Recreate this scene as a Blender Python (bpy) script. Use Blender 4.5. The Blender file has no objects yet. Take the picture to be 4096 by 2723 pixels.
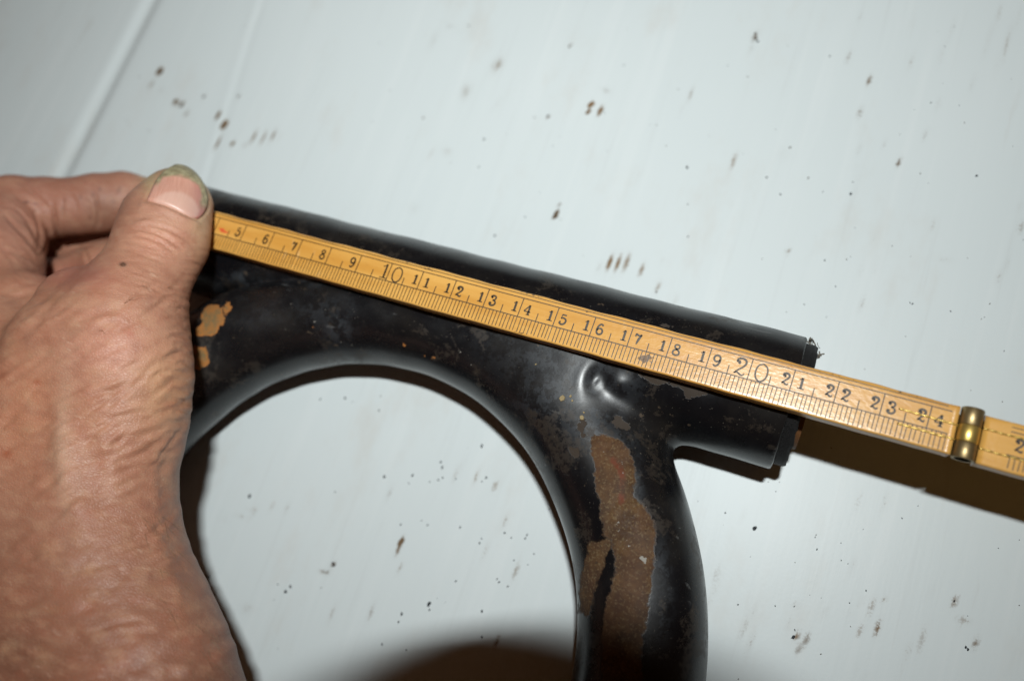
import bpy, math
import numpy as np
from mathutils import Matrix, Vector

# ------------------------------------------------------------------ frame
# Built in centimetres, X along the rule, Y across it, Z up, origin on the rule's face; S scales to metres.
S = 0.01
BZ = -3.99                      # table top height in that frame
CAM = np.array([20.4414, -5.2518, 19.3049])
RIGHT = np.array([0.915645, 0.327473, -0.233144])
UP = np.array([-0.259183, 0.924259, 0.280302])
FWD = np.array([-0.307277, 0.196230, -0.931168])
FPX = 3178.0
RW = np.stack([RIGHT, -UP, FWD])

def W(P):                        # frame cm -> world metres (table top at z = 0)
    P = np.asarray(P, float)
    return (P - np.array([0, 0, BZ])) * S

def ray(u, v):
    return RW.T @ np.array([(u - 2048) / FPX, (v - 1361.5) / FPX, 1.0])

def at(u, v, z):                 # point at height z seen at photo pixel u, v
    d = ray(u, v)
    return CAM + d * ((z - CAM[2]) / d[2])

def topx(P):                     # photo pixel + depth of points
    c = (P - CAM) @ RW.T
    return 2048 + FPX * c[:, 0] / c[:, 2], 1361.5 + FPX * c[:, 1] / c[:, 2], c[:, 2]

sc = bpy.context.scene
C = sc.collection
rng = np.random.default_rng(7)

# ------------------------------------------------------------------ camera
cd = bpy.data.cameras.new('camera')
cam = bpy.data.objects.new('camera', cd)
C.objects.link(cam)
cd.sensor_width = 23.2
cd.lens = 3178.0 / 4096 * 23.2
cd.clip_start = 0.004
cd.clip_end = 50
m = Matrix([[RIGHT[i], UP[i], -FWD[i], 0] for i in range(3)] + [[0, 0, 0, 1]])
m.translation = Vector(W(CAM))
cam.matrix_world = m
cd.dof.use_dof = True
cd.dof.focus_distance = float((np.array([17.5, -.6, -.2]) - CAM) @ FWD) * S
cd.dof.aperture_fstop = 4.2
sc.camera = cam

# ------------------------------------------------------------------ world: dim warm room light
w = bpy.data.worlds.new("World")
sc.world = w
w.use_nodes = True
bg = w.node_tree.nodes['Background']
bg.inputs[0].default_value = (1.0, 0.40, 0.11, 1)
bg.inputs[1].default_value = 0.030

# the camera's own flash, above and behind the lens
FL = CAM + UP * 9.8 - FWD * 12.0
ld = bpy.data.lights.new('flash', 'AREA')
ld.shape = 'RECTANGLE'
ld.size = 0.022
ld.size_y = 0.005
ld.energy = 1.19
ld.spread = math.radians(140)
ld.color = (0.95, 1.0, 1.0)
fl = bpy.data.objects.new('flash', ld)
C.objects.link(fl)
aim = FWD * 30 + UP * 4.0 - RIGHT * 6.0
aim = aim / np.linalg.norm(aim)
ax_ = np.cross(aim, UP); ax_ /= np.linalg.norm(ax_); ay_ = np.cross(ax_, aim)
fm_ = Matrix([[ax_[i], ay_[i], -aim[i], 0] for i in range(3)] + [[0, 0, 0, 1]])
fm_.translation = Vector(W(FL))
fl.matrix_world = fm_

sc.view_settings.view_transform = 'Standard'
sc.view_settings.look = 'None'
sc.view_settings.exposure = 0
sc.view_settings.gamma = 1
sc.cycles.max_bounces = 6
sc.cycles.diffuse_bounces = 2

# ------------------------------------------------------------------ helpers
def obj(name, verts, faces, mat, parent=None, smooth=True, normals=None, attrs=None, uv=None, world=True):
    me = bpy.data.meshes.new(name)
    V = W(verts) if world else np.asarray(verts, float)
    me.from_pydata(V.tolist(), [], [list(map(int, f)) for f in faces] if not isinstance(faces, np.ndarray) else faces.tolist())
    me.update()
    if smooth:
        me.polygons.foreach_set('use_smooth', [True] * len(me.polygons))
    if attrs:
        for k, a in attrs.items():
            a = np.asarray(a, np.float32)
            if a.ndim == 1:
                t = me.attributes.new(k, 'FLOAT', 'POINT')
                t.data.foreach_set('value', a)
            else:
                t = me.attributes.new(k, 'FLOAT_COLOR', 'POINT')
                t.data.foreach_set('color', np.c_[a, np.ones(len(a))].astype(np.float32).ravel())
    if uv is not None:
        l = me.uv_layers.new(name='UVMap')
        idx = np.zeros(len(me.loops), int)
        me.loops.foreach_get('vertex_index', idx)
        l.data.foreach_set('uv', np.asarray(uv, np.float32)[idx].ravel())
    if normals is not None:
        me.normals_split_custom_set_from_vertices(normals.tolist())
    me.materials.append(mat)
    o = bpy.data.objects.new(name, me)
    C.objects.link(o)
    if parent is not None:
        o.parent = parent
        o.matrix_parent_inverse = parent.matrix_world.inverted()
    return o

def thing(name, label, cat, loc):
    o = bpy.data.objects.new(name, None)
    o.location = Vector(W(loc))
    o.empty_display_size = 0.01
    C.objects.link(o)
    bpy.context.view_layer.update()
    o.matrix_world = Matrix.Translation(Vector(W(loc)))
    o['label'] = label
    o['category'] = cat
    return o

class NT:
    def __init__(s, name):
        s.m = bpy.data.materials.new(name)
        s.m.use_nodes = True
        s.t = s.m.node_tree
        s.b = s.t.nodes['Principled BSDF']
        s.tc = s.n('ShaderNodeTexCoord')
    def n(s, typ, **kw):
        x = s.t.nodes.new(typ)
        for k, v in kw.items():
            setattr(x, k, v)
        return x
    def link(s, a, b):
        s.t.links.new(a, b)
    def put(s, sock, v):
        if hasattr(v, 'is_output'):
            s.link(v, sock)
        else:
            sock.default_value = v
    def math(s, op, a, b=0.0, c=0.0, clamp=False):
        x = s.n('ShaderNodeMath', operation=op)
        x.use_clamp = clamp
        s.put(x.inputs[0], a); s.put(x.inputs[1], b); s.put(x.inputs[2], c)
        return x.outputs[0]
    def noise(s, scale, detail=3, rough=0.5, stretch=None, dist=0.0, coord='Object', rot=None):
        v = s.tc.outputs[coord]
        mp = s.n('ShaderNodeMapping')
        s.link(v, mp.inputs[0])
        mp.inputs['Scale'].default_value = stretch or (1, 1, 1)
        if rot: mp.inputs['Rotation'].default_value = rot
        x = s.n('ShaderNodeTexNoise')
        s.link(mp.outputs[0], x.inputs['Vector'])
        x.inputs['Scale'].default_value = scale
        x.inputs['Detail'].default_value = detail
        x.inputs['Roughness'].default_value = rough
        x.inputs['Distortion'].default_value = dist
        return x.outputs['Fac']
    def voro(s, scale, feature='F1', stretch=None):
        mp = s.n('ShaderNodeMapping')
        s.link(s.tc.outputs['Object'], mp.inputs[0])
        mp.inputs['Scale'].default_value = stretch or (1, 1, 1)
        x = s.n('ShaderNodeTexVoronoi', feature=feature)
        s.link(mp.outputs[0], x.inputs['Vector'])
        x.inputs['Scale'].default_value = scale
        return x.outputs['Distance']
    def step(s, v, lo, hi):
        x = s.n('ShaderNodeMapRange')
        x.interpolation_type = 'SMOOTHSTEP'
        s.put(x.inputs['Value'], v)
        x.inputs['From Min'].default_value = lo
        x.inputs['From Max'].default_value = hi
        return x.outputs['Result']
    def mix(s, f, a, b):
        x = s.n('ShaderNodeMix', data_type='RGBA')
        s.put(x.inputs[0], f)
        for sk, v in ((x.inputs[6], a), (x.inputs[7], b)):
            if hasattr(v, 'is_output'): s.link(v, sk)
            else: sk.default_value = (*v, 1) if len(v) == 3 else v
        return x.outputs[2]
    def attr(s, name, out='Fac'):
        x = s.n('ShaderNodeAttribute', attribute_name=name)
        return x.outputs[out]
    def bump(s, h, strength=0.3, dist=0.0002, prev=None):
        x = s.n('ShaderNodeBump')
        x.inputs['Strength'].default_value = strength
        x.inputs['Distance'].default_value = dist
        s.link(h, x.inputs['Height'])
        if prev is not None: s.link(prev, x.inputs['Normal'])
        return x.outputs[0]
    def set(s, **kw):
        for k, v in kw.items():
            k = k.replace('_', ' ')
            sk = s.b.inputs[k]
            if hasattr(v, 'is_output'): s.link(v, sk)
            else: sk.default_value = (*v, 1) if isinstance(v, tuple) and len(v) == 3 and sk.type == 'RGBA' else v
        return s

def sdseg(px, py, a, b):
    a = np.asarray(a, float); b = np.asarray(b, float)
    d = b - a
    t = np.clip(((px - a[0]) * d[0] + (py - a[1]) * d[1]) / (d @ d + 1e-12), 0, 1)
    return np.hypot(px - a[0] - t * d[0], py - a[1] - t * d[1]), t

def sdpoly(px, py, pts):         # signed distance to a polygon, negative inside
    d = np.full(px.shape, 1e9)
    ins = np.zeros(px.shape, bool)
    n = len(pts)
    for i in range(n):
        a, b = pts[i], pts[(i + 1) % n]
        d = np.minimum(d, sdseg(px, py, a, b)[0])
        c = ((a[1] > py) != (b[1] > py)) & (px < (b[0] - a[0]) * (py - a[1]) / (b[1] - a[1] + 1e-9) + a[0])
        ins ^= c
    return np.where(ins, -d, d)

def sdline(px, py, pts):
    d = np.full(px.shape, 1e9); tt = np.zeros(px.shape)
    n = len(pts) - 1
    for i in range(n):
        e, t = sdseg(px, py, pts[i], pts[i + 1])
        tt = np.where(e < d, (i + t) / n, tt)
        d = np.minimum(d, e)
    return d, tt

def nets(f, lo, hi, h, proj=3):  # surface nets of f = 0
    lo = np.asarray(lo, float)
    n = np.ceil((np.asarray(hi) - lo) / h).astype(int) + 1
    ax = [lo[i] + h * np.arange(n[i]) for i in range(3)]
    F = np.empty(n, np.float32)
    XY = np.stack(np.meshgrid(ax[0], ax[1], indexing='ij'), -1).reshape(-1, 2)
    B = 8
    for k in range(0, n[2], B):
        zz = ax[2][k:k + B]
        P = np.concatenate([np.repeat(XY, len(zz), 0), np.tile(zz, len(XY))[:, None]], 1)
        F[:, :, k:k + B] = f(P).reshape(n[0], n[1], len(zz))
    neg = F < 0
    cor = [(i, j, k) for i in (0, 1) for j in (0, 1) for k in (0, 1)]
    cnt = sum(neg[i:n[0] - 1 + i, j:n[1] - 1 + j, k:n[2] - 1 + k].astype(np.int8) for i, j, k in cor)
    act = (cnt > 0) & (cnt < 8)
    idx = -np.ones(act.shape, np.int64)
    cells = np.argwhere(act)
    idx[act] = np.arange(len(cells))
    acc = np.zeros((len(cells), 3)); c = np.zeros(len(cells))
    for a in cor:
        for d in range(3):
            if a[d] == 0:
                b = list(a); b[d] = 1
                fa = F[cells[:, 0] + a[0], cells[:, 1] + a[1], cells[:, 2] + a[2]]
                fb = F[cells[:, 0] + b[0], cells[:, 1] + b[1], cells[:, 2] + b[2]]
                s = (fa < 0) != (fb < 0)
                t = np.where(s, fa / (fa - fb + 1e-12), 0)
                p = np.array(a, float)[None].repeat(len(cells), 0)
                p[:, d] += t
                acc[s] += p[s]; c[s] += 1
    V = lo + h * (cells + acc / c[:, None])
    quads = []
    for d in range(3):
        e1, e2 = (d + 1) % 3, (d + 2) % 3
        sl = [slice(None)] * 3; sh = [slice(None)] * 3
        sl[d] = slice(0, -1); sh[d] = slice(1, None)
        A, Bn = neg[tuple(sl)], neg[tuple(sh)]
        for flip, M in ((False, A & ~Bn), (True, ~A & Bn)):
            g = np.argwhere(M)
            g = g[(g[:, e1] > 0) & (g[:, e2] > 0) & (g[:, e1] < n[e1] - 1) & (g[:, e2] < n[e2] - 1)]
            q = []
            for o1, o2 in ((1, 1), (0, 1), (0, 0), (1, 0)):
                t = g.copy(); t[:, e1] -= o1; t[:, e2] -= o2
                q.append(idx[t[:, 0], t[:, 1], t[:, 2]])
            q = np.stack(q, 1)
            quads.append(q[:, ::-1] if flip else q)
    Q = np.concatenate(quads)
    Q = Q[(Q >= 0).all(1)]
    def grad(V, e=0.01):
        g = np.stack([f(V + e * np.eye(3)[k]) - f(V - e * np.eye(3)[k]) for k in range(3)], 1) / (2 * e)
        return g
    for _ in range(proj):
        g = grad(V); g2 = (g ** 2).sum(1)
        V = V - np.clip(f(V) / (g2 + 1e-6), -h, h)[:, None] * g
    g = grad(V)
    N = g / (np.linalg.norm(g, axis=1)[:, None] + 1e-9)
    return V, Q, N

def smin(a, b, k):
    h = np.clip(0.5 + 0.5 * (b - a) / k, 0, 1)
    return b + (a - b) * h - k * h * (1 - h)

def cone(P, a, b, ra, rb):       # rounded tapered capsule
    a = np.asarray(a, float); b = np.asarray(b, float)
    d = b - a
    t = np.clip(((P - a) @ d) / (d @ d + 1e-9), 0, 1)
    q = P - a - t[:, None] * d
    return np.sqrt((q * q).sum(1)) - (ra + (rb - ra) * t)

def boxes_mesh(bx):              # list of (x0,x1,y0,y1,z0,z1)
    V = []; F = []
    for x0, x1, y0, y1, z0, z1 in bx:
        k = len(V)
        V += [(x0, y0, z0), (x1, y0, z0), (x1, y1, z0), (x0, y1, z0), (x0, y0, z1), (x1, y0, z1), (x1, y1, z1), (x0, y1, z1)]
        F += [(k, k + 3, k + 2, k + 1), (k + 4, k + 5, k + 6, k + 7), (k, k + 1, k + 5, k + 4), (k + 1, k + 2, k + 6, k + 5), (k + 2, k + 3, k + 7, k + 6), (k + 3, k, k + 4, k + 7)]
    return np.array(V, float), F

def ribbon(pts, wd, z, V, F):    # flat variable-width stroke with a little depth
    pts = np.asarray(pts, float); wd = np.asarray(wd, float)
    t = np.gradient(pts, axis=0); t /= np.linalg.norm(t, axis=1)[:, None] + 1e-9
    nn = np.stack([-t[:, 1], t[:, 0]], 1) * wd[:, None] / 2
    k = len(V)
    for p, q in zip(pts, nn):
        V.append((p[0] + q[0], p[1] + q[1], z)); V.append((p[0] - q[0], p[1] - q[1], z))
    for i in range(len(pts) - 1):
        F.append((k + 2 * i, k + 2 * i + 1, k + 2 * i + 3, k + 2 * i + 2))

def catmull(P, n=6):
    P = np.asarray(P, float)
    if len(P) < 3: return P
    Q = np.vstack([2 * P[0] - P[1], P, 2 * P[-1] - P[-2]])
    out = []
    for i in range(1, len(Q) - 2):
        for t in np.linspace(0, 1, n, endpoint=False):
            a, b, c, d = Q[i - 1], Q[i], Q[i + 1], Q[i + 2]
            out.append(0.5 * (2 * b + (c - a) * t + (2 * a - 5 * b + 4 * c - d) * t * t + (3 * b - a - 3 * c + d) * t ** 3))
    out.append(P[-1])
    return np.array(out)

def tube_mesh(pts, rad, seg=8, cap=True):
    pts = np.asarray(pts, float)
    rad = np.broadcast_to(rad, len(pts))
    t = np.gradient(pts, axis=0); t /= np.linalg.norm(t, axis=1)[:, None] + 1e-9
    up = np.array([0.3, 0.2, 0.93])
    V = []; F = []
    for p, d, r in zip(pts, t, rad):
        a = np.cross(d, up); a /= np.linalg.norm(a) + 1e-9; b = np.cross(d, a)
        for k in range(seg):
            g = 2 * math.pi * k / seg
            V.append(p + r * (math.cos(g) * a + math.sin(g) * b))
    for i in range(len(pts) - 1):
        for k in range(seg):
            k2 = (k + 1) % seg
            F.append((i * seg + k, (i + 1) * seg + k, (i + 1) * seg + k2, i * seg + k2))
    if cap:
        F.append(tuple(range(seg))); F.append(tuple((len(pts) - 1) * seg + k for k in reversed(range(seg))))
    return V, F

def lathe_x(prof, yc, zc, seg=64, closed=False):   # profile (x, r) around an axis parallel to X
    V = []; F = []
    for x, r in prof:
        for k in range(seg):
            g = 2 * math.pi * k / seg
            V.append((x, yc + r * math.cos(g), zc + r * math.sin(g)))
    n = len(prof)
    for i in range(n if closed else n - 1):
        j = (i + 1) % n
        for k in range(seg):
            k2 = (k + 1) % seg
            F.append((i * seg + k, j * seg + k, j * seg + k2, i * seg + k2))
    return np.array(V), F

# ------------------------------------------------------------------ materials
def m_board():
    t = NT('scuffed_white_paint')
    sm = t.attr('smear'); wn = t.attr('warm')
    st = t.noise(420, 4, 0.65, (1.0, 0.16, 1.0), rot=(0, 0, 0.10))
    fine = t.noise(1500, 2, 0.6)
    big = t.noise(9, 3, 0.55)
    v = t.math('ADD', t.math('MULTIPLY', sm, 0.85), t.math('ADD', t.math('MULTIPLY', t.math('SUBTRACT', st, 0.5), 1.9), t.math('MULTIPLY', t.math('SUBTRACT', fine, 0.5), 1.5)))
    k = t.math('MULTIPLY', t.step(v, 0.16, 0.60), t.math('MULTIPLY', sm, 0.9, clamp=True))
    k = t.math('ADD', k, t.math('MULTIPLY', sm, 0.16), clamp=True)
    base = t.mix(big, (0.60, 0.655, 0.66), (0.655, 0.70, 0.702))
    rib = t.noise(420, 4, 0.6, (1.0, 0.035, 1.0), rot=(0, 0, 0.06))
    rib2 = t.noise(150, 3, 0.6, (1.0, 0.05, 1.0), rot=(0, 0, 0.04))
    base = t.mix(t.math('MULTIPLY', t.step(rib, 0.55, 0.78), 0.24), base, (0.50, 0.525, 0.52))
    base = t.mix(t.math('MULTIPLY', t.step(rib2, 0.50, 0.30), 0.22), base, (0.72, 0.755, 0.755))
    cloud = t.math('MULTIPLY', t.step(t.noise(30, 5, 0.7, (1.0, 0.45, 1.0)), 0.52, 0.75), 0.30)
    base = t.mix(cloud, base, (0.52, 0.47, 0.41))
    haze = t.math('MULTIPLY', t.step(t.noise(120, 5, 0.7, (1.0, 0.1, 1.0), rot=(0, 0, 0.12)), 0.60, 0.80), t.step(t.noise(22, 2, 0.5), 0.45, 0.7))
    base = t.mix(t.math('MULTIPLY', haze, 0.42), base, (0.34, 0.27, 0.20))
    dirt = t.mix(wn, (0.115, 0.080, 0.050), (0.21, 0.125, 0.055))
    col = t.mix(k, base, dirt)
    bp = t.math('ADD', t.math('MULTIPLY', rib, 0.35), t.math('MULTIPLY', t.noise(900, 2, 0.5), 0.15))
    t.set(Base_Color=col, Roughness=0.42, Specular_IOR_Level=0.35, Normal=t.bump(bp, 0.25, 0.0004))
    return t.m

def m_paint():
    t = NT('chipped_black_enamel')
    rust = t.attr('rust'); scuff = t.attr('scuff'); brown = t.attr('brown'); orange = t.attr('orange')
    edge = t.math('MULTIPLY', t.math('SUBTRACT', t.noise(520, 4, 0.6), 0.5), 0.30)
    k = t.step(t.math('ADD', rust, edge), 0.03, -0.05)
    k2 = t.step(t.math('ADD', brown, edge), 0.012, -0.012)
    k3 = t.step(t.math('ADD', orange, t.math('MULTIPLY', edge, 0.9)), 0.012, -0.012)
    n1 = t.noise(240, 5, 0.65)
    n2 = t.noise(1500, 3, 0.6)
    rc = t.mix(t.step(n1, 0.35, 0.7), (0.048, 0.022, 0.008), (0.100, 0.050, 0.017))
    rc = t.mix(t.math('MULTIPLY', t.step(n2, 0.52, 0.66), 0.55), rc, (0.17, 0.12, 0.06))
    rc = t.mix(t.math('MULTIPLY', t.step(t.noise(1200, 3, .6), .58, .70), .6), rc, (0.022, 0.014, 0.010))
    rc = t.mix(t.math('MULTIPLY', t.step(t.noise(90, 4, .6, (1, .3, 1)), .45, .7), .35), rc, (0.075, 0.026, 0.012))
    rc = t.mix(t.math('MULTIPLY', t.step(t.attr('red'), 0.15, 0.9), t.step(n1, .35, .6)), rc, (0.12, 0.030, 0.012))
    oc = t.mix(t.step(n1, 0.4, 0.62), (0.30, 0.125, 0.03), (0.16, 0.11, 0.045))
    oc = t.mix(t.step(t.math('ADD', orange, t.math('MULTIPLY', t.math('SUBTRACT', n2, 0.5), 0.5)), -0.14, 0.05), oc, (0.36, 0.13, 0.025))
    blk = t.mix(t.step(t.noise(60, 4, 0.6), 0.4, 0.75), (0.0045, 0.0045, 0.0055), (0.013, 0.0115, 0.0105))
    sc1 = t.math('MULTIPLY', t.math('ADD', t.step(t.noise(230, 6, 0.75), 0.49, 0.53), t.math('MULTIPLY', t.step(t.noise(900, 4, 0.7), 0.4, 0.7), 0.5)), t.math('MULTIPLY', scuff, 0.75), clamp=True)
    blk = t.mix(sc1, blk, (0.036, 0.040, 0.045))
    dust = t.step(t.noise(2300, 2, 0.5), 0.71, 0.76)
    grime = t.step(t.noise(75, 8, 0.72), 0.545, 0.575)
    grime = t.math('MULTIPLY', grime, t.step(t.noise(700, 4, 0.7), 0.36, 0.56))
    blk = t.mix(t.math('MULTIPLY', grime, 0.9), blk, (0.026, 0.020, 0.0155))
    blk = t.mix(t.math('MULTIPLY', dust, 0.7), blk, (0.16, 0.14, 0.11))
    fl = t.math('MULTIPLY', t.step(t.noise(420, 4, 0.6), 0.66, 0.69), t.step(t.noise(95, 2, 0.5), 0.55, 0.6))
    blk = t.mix(t.math('MULTIPLY', fl, 0.8), blk, (0.075, 0.055, 0.038))
    scr = t.step(t.noise(300, 2, 0.5, (0.12, 1.4, 1.0), rot=(0, 0, 0.6), dist=0.4), 0.70, 0.73)
    blk = t.mix(t.math('MULTIPLY', scr, t.math('MULTIPLY', t.step(n1, 0.45, 0.6), 0.5)), blk, (0.12, 0.12, 0.12))
    col = t.mix(k, blk, rc); col = t.mix(t.math('MULTIPLY', k2, 0.75), col, (0.046, 0.031, 0.020)); col = t.mix(k3, col, oc)
    wh = t.step(t.math('ADD', t.attr('chalk'), t.math('MULTIPLY', t.math('SUBTRACT', t.noise(1400, 3, .6), .5), 1.6)), 0.48, 0.6)
    col = t.mix(wh, col, (0.27, 0.25, 0.22))
    any_ = t.math('MAXIMUM', t.math('MAXIMUM', k, k2), k3)
    rb = t.math('ADD', 0.22, t.math('MULTIPLY', t.step(t.noise(70, 4, 0.6), 0.35, 0.8), 0.20))
    rb = t.math('ADD', t.math('ADD', rb, t.math('MULTIPLY', grime, 0.16)), t.math('MULTIPLY', scuff, 0.16))
    ro = t.math('ADD', rb, t.math('MULTIPLY', any_, 0.5))
    h = t.math('ADD', t.math('MULTIPLY', any_, -0.9), t.math('ADD', t.math('MULTIPLY', t.noise(200, 4, 0.6), 0.35), t.math('MULTIPLY', n2, 0.22)))
    t.set(Base_Color=col, Roughness=ro, Specular_IOR_Level=0.5, Normal=t.bump(h, 0.35, 0.00018))
    return t.m

def m_skin():
    t = NT('weathered_skin')
    c = t.attr('pig_shade', 'Color')
    mott = t.noise(70, 4, 0.6); fine = t.noise(620, 3, 0.6)
    col = t.mix(t.math('MULTIPLY', t.step(mott, 0.35, 0.7), 0.45), c, t.mix(0.5, c, (0.38, 0.13, 0.07)))
    mo2 = t.noise(230, 4, 0.65, (0.7, 1.5, 1), rot=(0, 0, -0.5))
    col = t.mix(t.math('MULTIPLY', t.step(mo2, 0.48, 0.66), 0.20), col, (0.58, 0.34, 0.21))
    col = t.mix(t.math('MULTIPLY', t.step(mo2, 0.50, 0.34), 0.32), col, (0.30, 0.115, 0.065))
    dry = t.math('MULTIPLY', t.step(t.noise(520, 3, 0.6, (0.5, 1.6, 1), rot=(0, 0, 0.3)), 0.60, 0.72), t.step(t.noise(55, 2, 0.5), 0.45, 0.62))
    col = t.mix(t.math('MULTIPLY', dry, 0.26), col, (0.66, 0.45, 0.33))
    vd = t.voro(1150, 'DISTANCE_TO_EDGE', (1, 1.5, 1))
    lines = t.step(vd, 0.0, 0.22)
    wr = t.noise(340, 4, 0.6, (0.55, 1.7, 1.2), rot=(0, 0, -0.35))
    h = t.math('ADD', t.math('MULTIPLY', lines, 0.30), t.math('ADD', t.math('MULTIPLY', wr, 1.0), t.math('MULTIPLY', fine, 0.35)))
    col = t.mix(t.math('MULTIPLY', t.math('SUBTRACT', 1.0, lines), 0.10), col, (0.28, 0.12, 0.08))
    t.set(Base_Color=col, Roughness=0.50, Specular_IOR_Level=0.42, Subsurface_Weight=0.14, Subsurface_Radius=(1.0, 0.35, 0.2), Subsurface_Scale=0.003, Normal=t.bump(h, 0.5, 0.00032))
    return t.m

def m_nail():
    t = NT('thumbnail_keratin')
    x = t.n('ShaderNodeSeparateXYZ'); t.link(t.tc.outputs['UV'], x.inputs[0])
    u, v = x.outputs[0], x.outputs[1]
    nz = t.math('MULTIPLY', t.math('SUBTRACT', t.noise(350, 4, 0.6), 0.5), 0.16)
    ux = t.math('DIVIDE', t.math('SUBTRACT', u, 0.53), 0.42); vx = t.math('DIVIDE', v, 0.34)
    r = t.math('ADD', t.math('MULTIPLY', ux, ux), t.math('MULTIPLY', vx, vx))
    lun = t.step(t.math('ADD', r, nz), 1.12, 0.70)
    ridg = t.noise(1, 3, 0.6, (70, 2.5, 1), coord='UV')
    pink = t.mix(t.step(ridg, 0.3, 0.7), (0.50, 0.235, 0.17), (0.60, 0.33, 0.25))
    pink = t.mix(t.step(u, 0.55, 0.95), pink, (0.42, 0.16, 0.13))
    col = t.mix(t.math('MULTIPLY', lun, 0.60), pink, (0.64, 0.42, 0.34))
    # distance to the free edge: dirty yellow horn along the top and the right side
    e = t.math('SUBTRACT', t.math('SUBTRACT', 1.0, v), t.math('MULTIPLY', t.math('POWER', t.math('ABSOLUTE', t.math('SUBTRACT', u, 0.5)), 2.0), 0.55))
    rim = t.step(t.math('ADD', e, nz), 0.40, 0.31)
    rimr = t.step(t.math('ADD', t.math('SUBTRACT', 1.0, u), nz), 0.21, 0.13)
    riml = t.step(t.math('ADD', u, nz), 0.13, 0.07)
    riml = t.math('MULTIPLY', riml, t.step(v, 0.3, 0.5))
    rimr = t.math('MULTIPLY', rimr, t.step(v, 0.15, 0.35))
    rim = t.math('MAXIMUM', rim, t.math('MAXIMUM', rimr, riml))
    yel = t.mix(t.step(t.noise(420, 4, 0.7), 0.35, 0.7), (0.22, 0.185, 0.10), (0.42, 0.365, 0.22))
    yel = t.mix(t.step(t.noise(600, 3, 0.6), 0.66, 0.72), yel, (0.07, 0.06, 0.05))
    col = t.mix(rim, col, yel)
    spot = t.step(t.noise(700, 2, 0.5), 0.73, 0.77)
    col = t.mix(t.math('MULTIPLY', spot, 0.6), col, (0.12, 0.10, 0.10))
    ro = t.math('ADD', 0.34, t.math('MULTIPLY', rim, 0.25))
    t.set(Base_Color=col, Roughness=ro, Specular_IOR_Level=0.5, Subsurface_Weight=0.1, Subsurface_Radius=(1, .4, .3), Subsurface_Scale=0.002,
          Normal=t.bump(t.math('ADD', ridg, t.math('MULTIPLY', t.noise(500, 3, .6), t.math('ADD', 0.1, rim))), 0.25, 0.0002))
    return t.m

def m_wood():
    t = NT('varnished_boxwood')
    g = t.noise(220, 4, 0.6, (0.10, 1.0, 1.0))
    f = t.noise(1500, 3, 0.6, (0.25, 1.0, 1.0))
    b = t.noise(35, 3, 0.5, (0.4, 1, 1))
    col = t.mix(t.step(g, 0.3, 0.7), (0.56, 0.262, 0.048), (0.68, 0.365, 0.090))
    col = t.mix(t.math('MULTIPLY', t.step(b, 0.5, 0.8), 0.55), col, (0.50, 0.20, 0.05))
    col = t.mix(t.math('MULTIPLY', t.step(f, 0.6, 0.75), 0.25), col, (0.36, 0.17, 0.05))
    wear = t.attr('wear')
    wk = t.step(t.math('ADD', wear, t.math('MULTIPLY', t.math('SUBTRACT', t.noise(900, 3, 0.6), 0.5), 1.3)), 0.50, 0.62)
    col = t.mix(t.math('MULTIPLY', wk, 0.85), col, (0.085, 0.045, 0.025))
    pale = t.math('MULTIPLY', t.step(t.noise(420, 3, 0.6, (1.2, 0.35, 1)), 0.62, 0.72), t.step(t.noise(50, 2, .5), .42, .6))
    col = t.mix(t.math('MULTIPLY', pale, 0.35), col, (0.80, 0.56, 0.30))
    red = t.attr('red')
    col = t.mix(t.step(t.math('ADD', red, t.math('MULTIPLY', t.math('SUBTRACT', t.noise(700, 2, .5), .5), .5)), 0.4, 0.6), col, (0.62, 0.10, 0.035))
    h = t.math('ADD', t.math('MULTIPLY', t.noise(1100, 3, 0.6, (0.6, 1, 1)), 0.8), t.math('MULTIPLY', g, 0.5))
    t.set(Base_Color=col, Roughness=0.30, Specular_IOR_Level=0.55, Normal=t.bump(h, 0.45, 0.00014))
    return t.m

def simple(name, col, rough=0.5, metal=0.0, nscale=300, var=0.3, bump=0.2, bd=0.0001, spec=0.5):
    t = NT(name)
    n = t.noise(nscale, 4, 0.6)
    c2 = tuple(max(0, c * (1 - var)) for c in col)
    t.set(Base_Color=t.mix(n, c2, col), Roughness=t.math('ADD', rough - 0.06, t.math('MULTIPLY', n, 0.12)), Metallic=metal, Specular_IOR_Level=spec,
          Normal=t.bump(t.noise(nscale * 3, 3, 0.6), bump, bd))
    return t.m

M_board, M_paint, M_skin, M_nail, M_wood = m_board(), m_paint(), m_skin(), m_nail(), m_wood()
M_ink = simple('sunk_ink', (0.050, 0.030, 0.012), 0.4, nscale=2500, var=0.5, bump=0.5)
M_rubber = simple('gritty_black_rubber', (0.009, 0.008, 0.008), 0.6, nscale=1100, var=0.7, bump=1.0, bd=0.0005, spec=0.3)
M_rustm = simple('rusty_steel', (0.16, 0.065, 0.018), 0.6, nscale=500, var=0.6, bump=0.6)
M_brass = simple('bright_brass', (0.80, 0.56, 0.16), 0.36, 0.85, nscale=400, var=0.15, bump=0.25)
M_brassd = simple('tarnished_brass', (0.40, 0.29, 0.14), 0.42, 0.85, nscale=400, var=0.3, bump=0.4)
M_fleck = simple('dark_dirt', (0.018, 0.024, 0.03), 0.5, nscale=800, var=0.4)
M_fleckb = simple('brown_dirt', (0.09, 0.055, 0.028), 0.7, nscale=800, var=0.4)
M_lint = simple('grey_lint', (0.16, 0.14, 0.11), 0.9, nscale=900, var=0.3)
M_hair = simple('fine_arm_hair', (0.28, 0.17, 0.09), 0.5, nscale=900, var=0.3)
M_lens = simple('black_lens_plastic', (0.012, 0.012, 0.013), 0.5, nscale=600, var=0.3)

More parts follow.
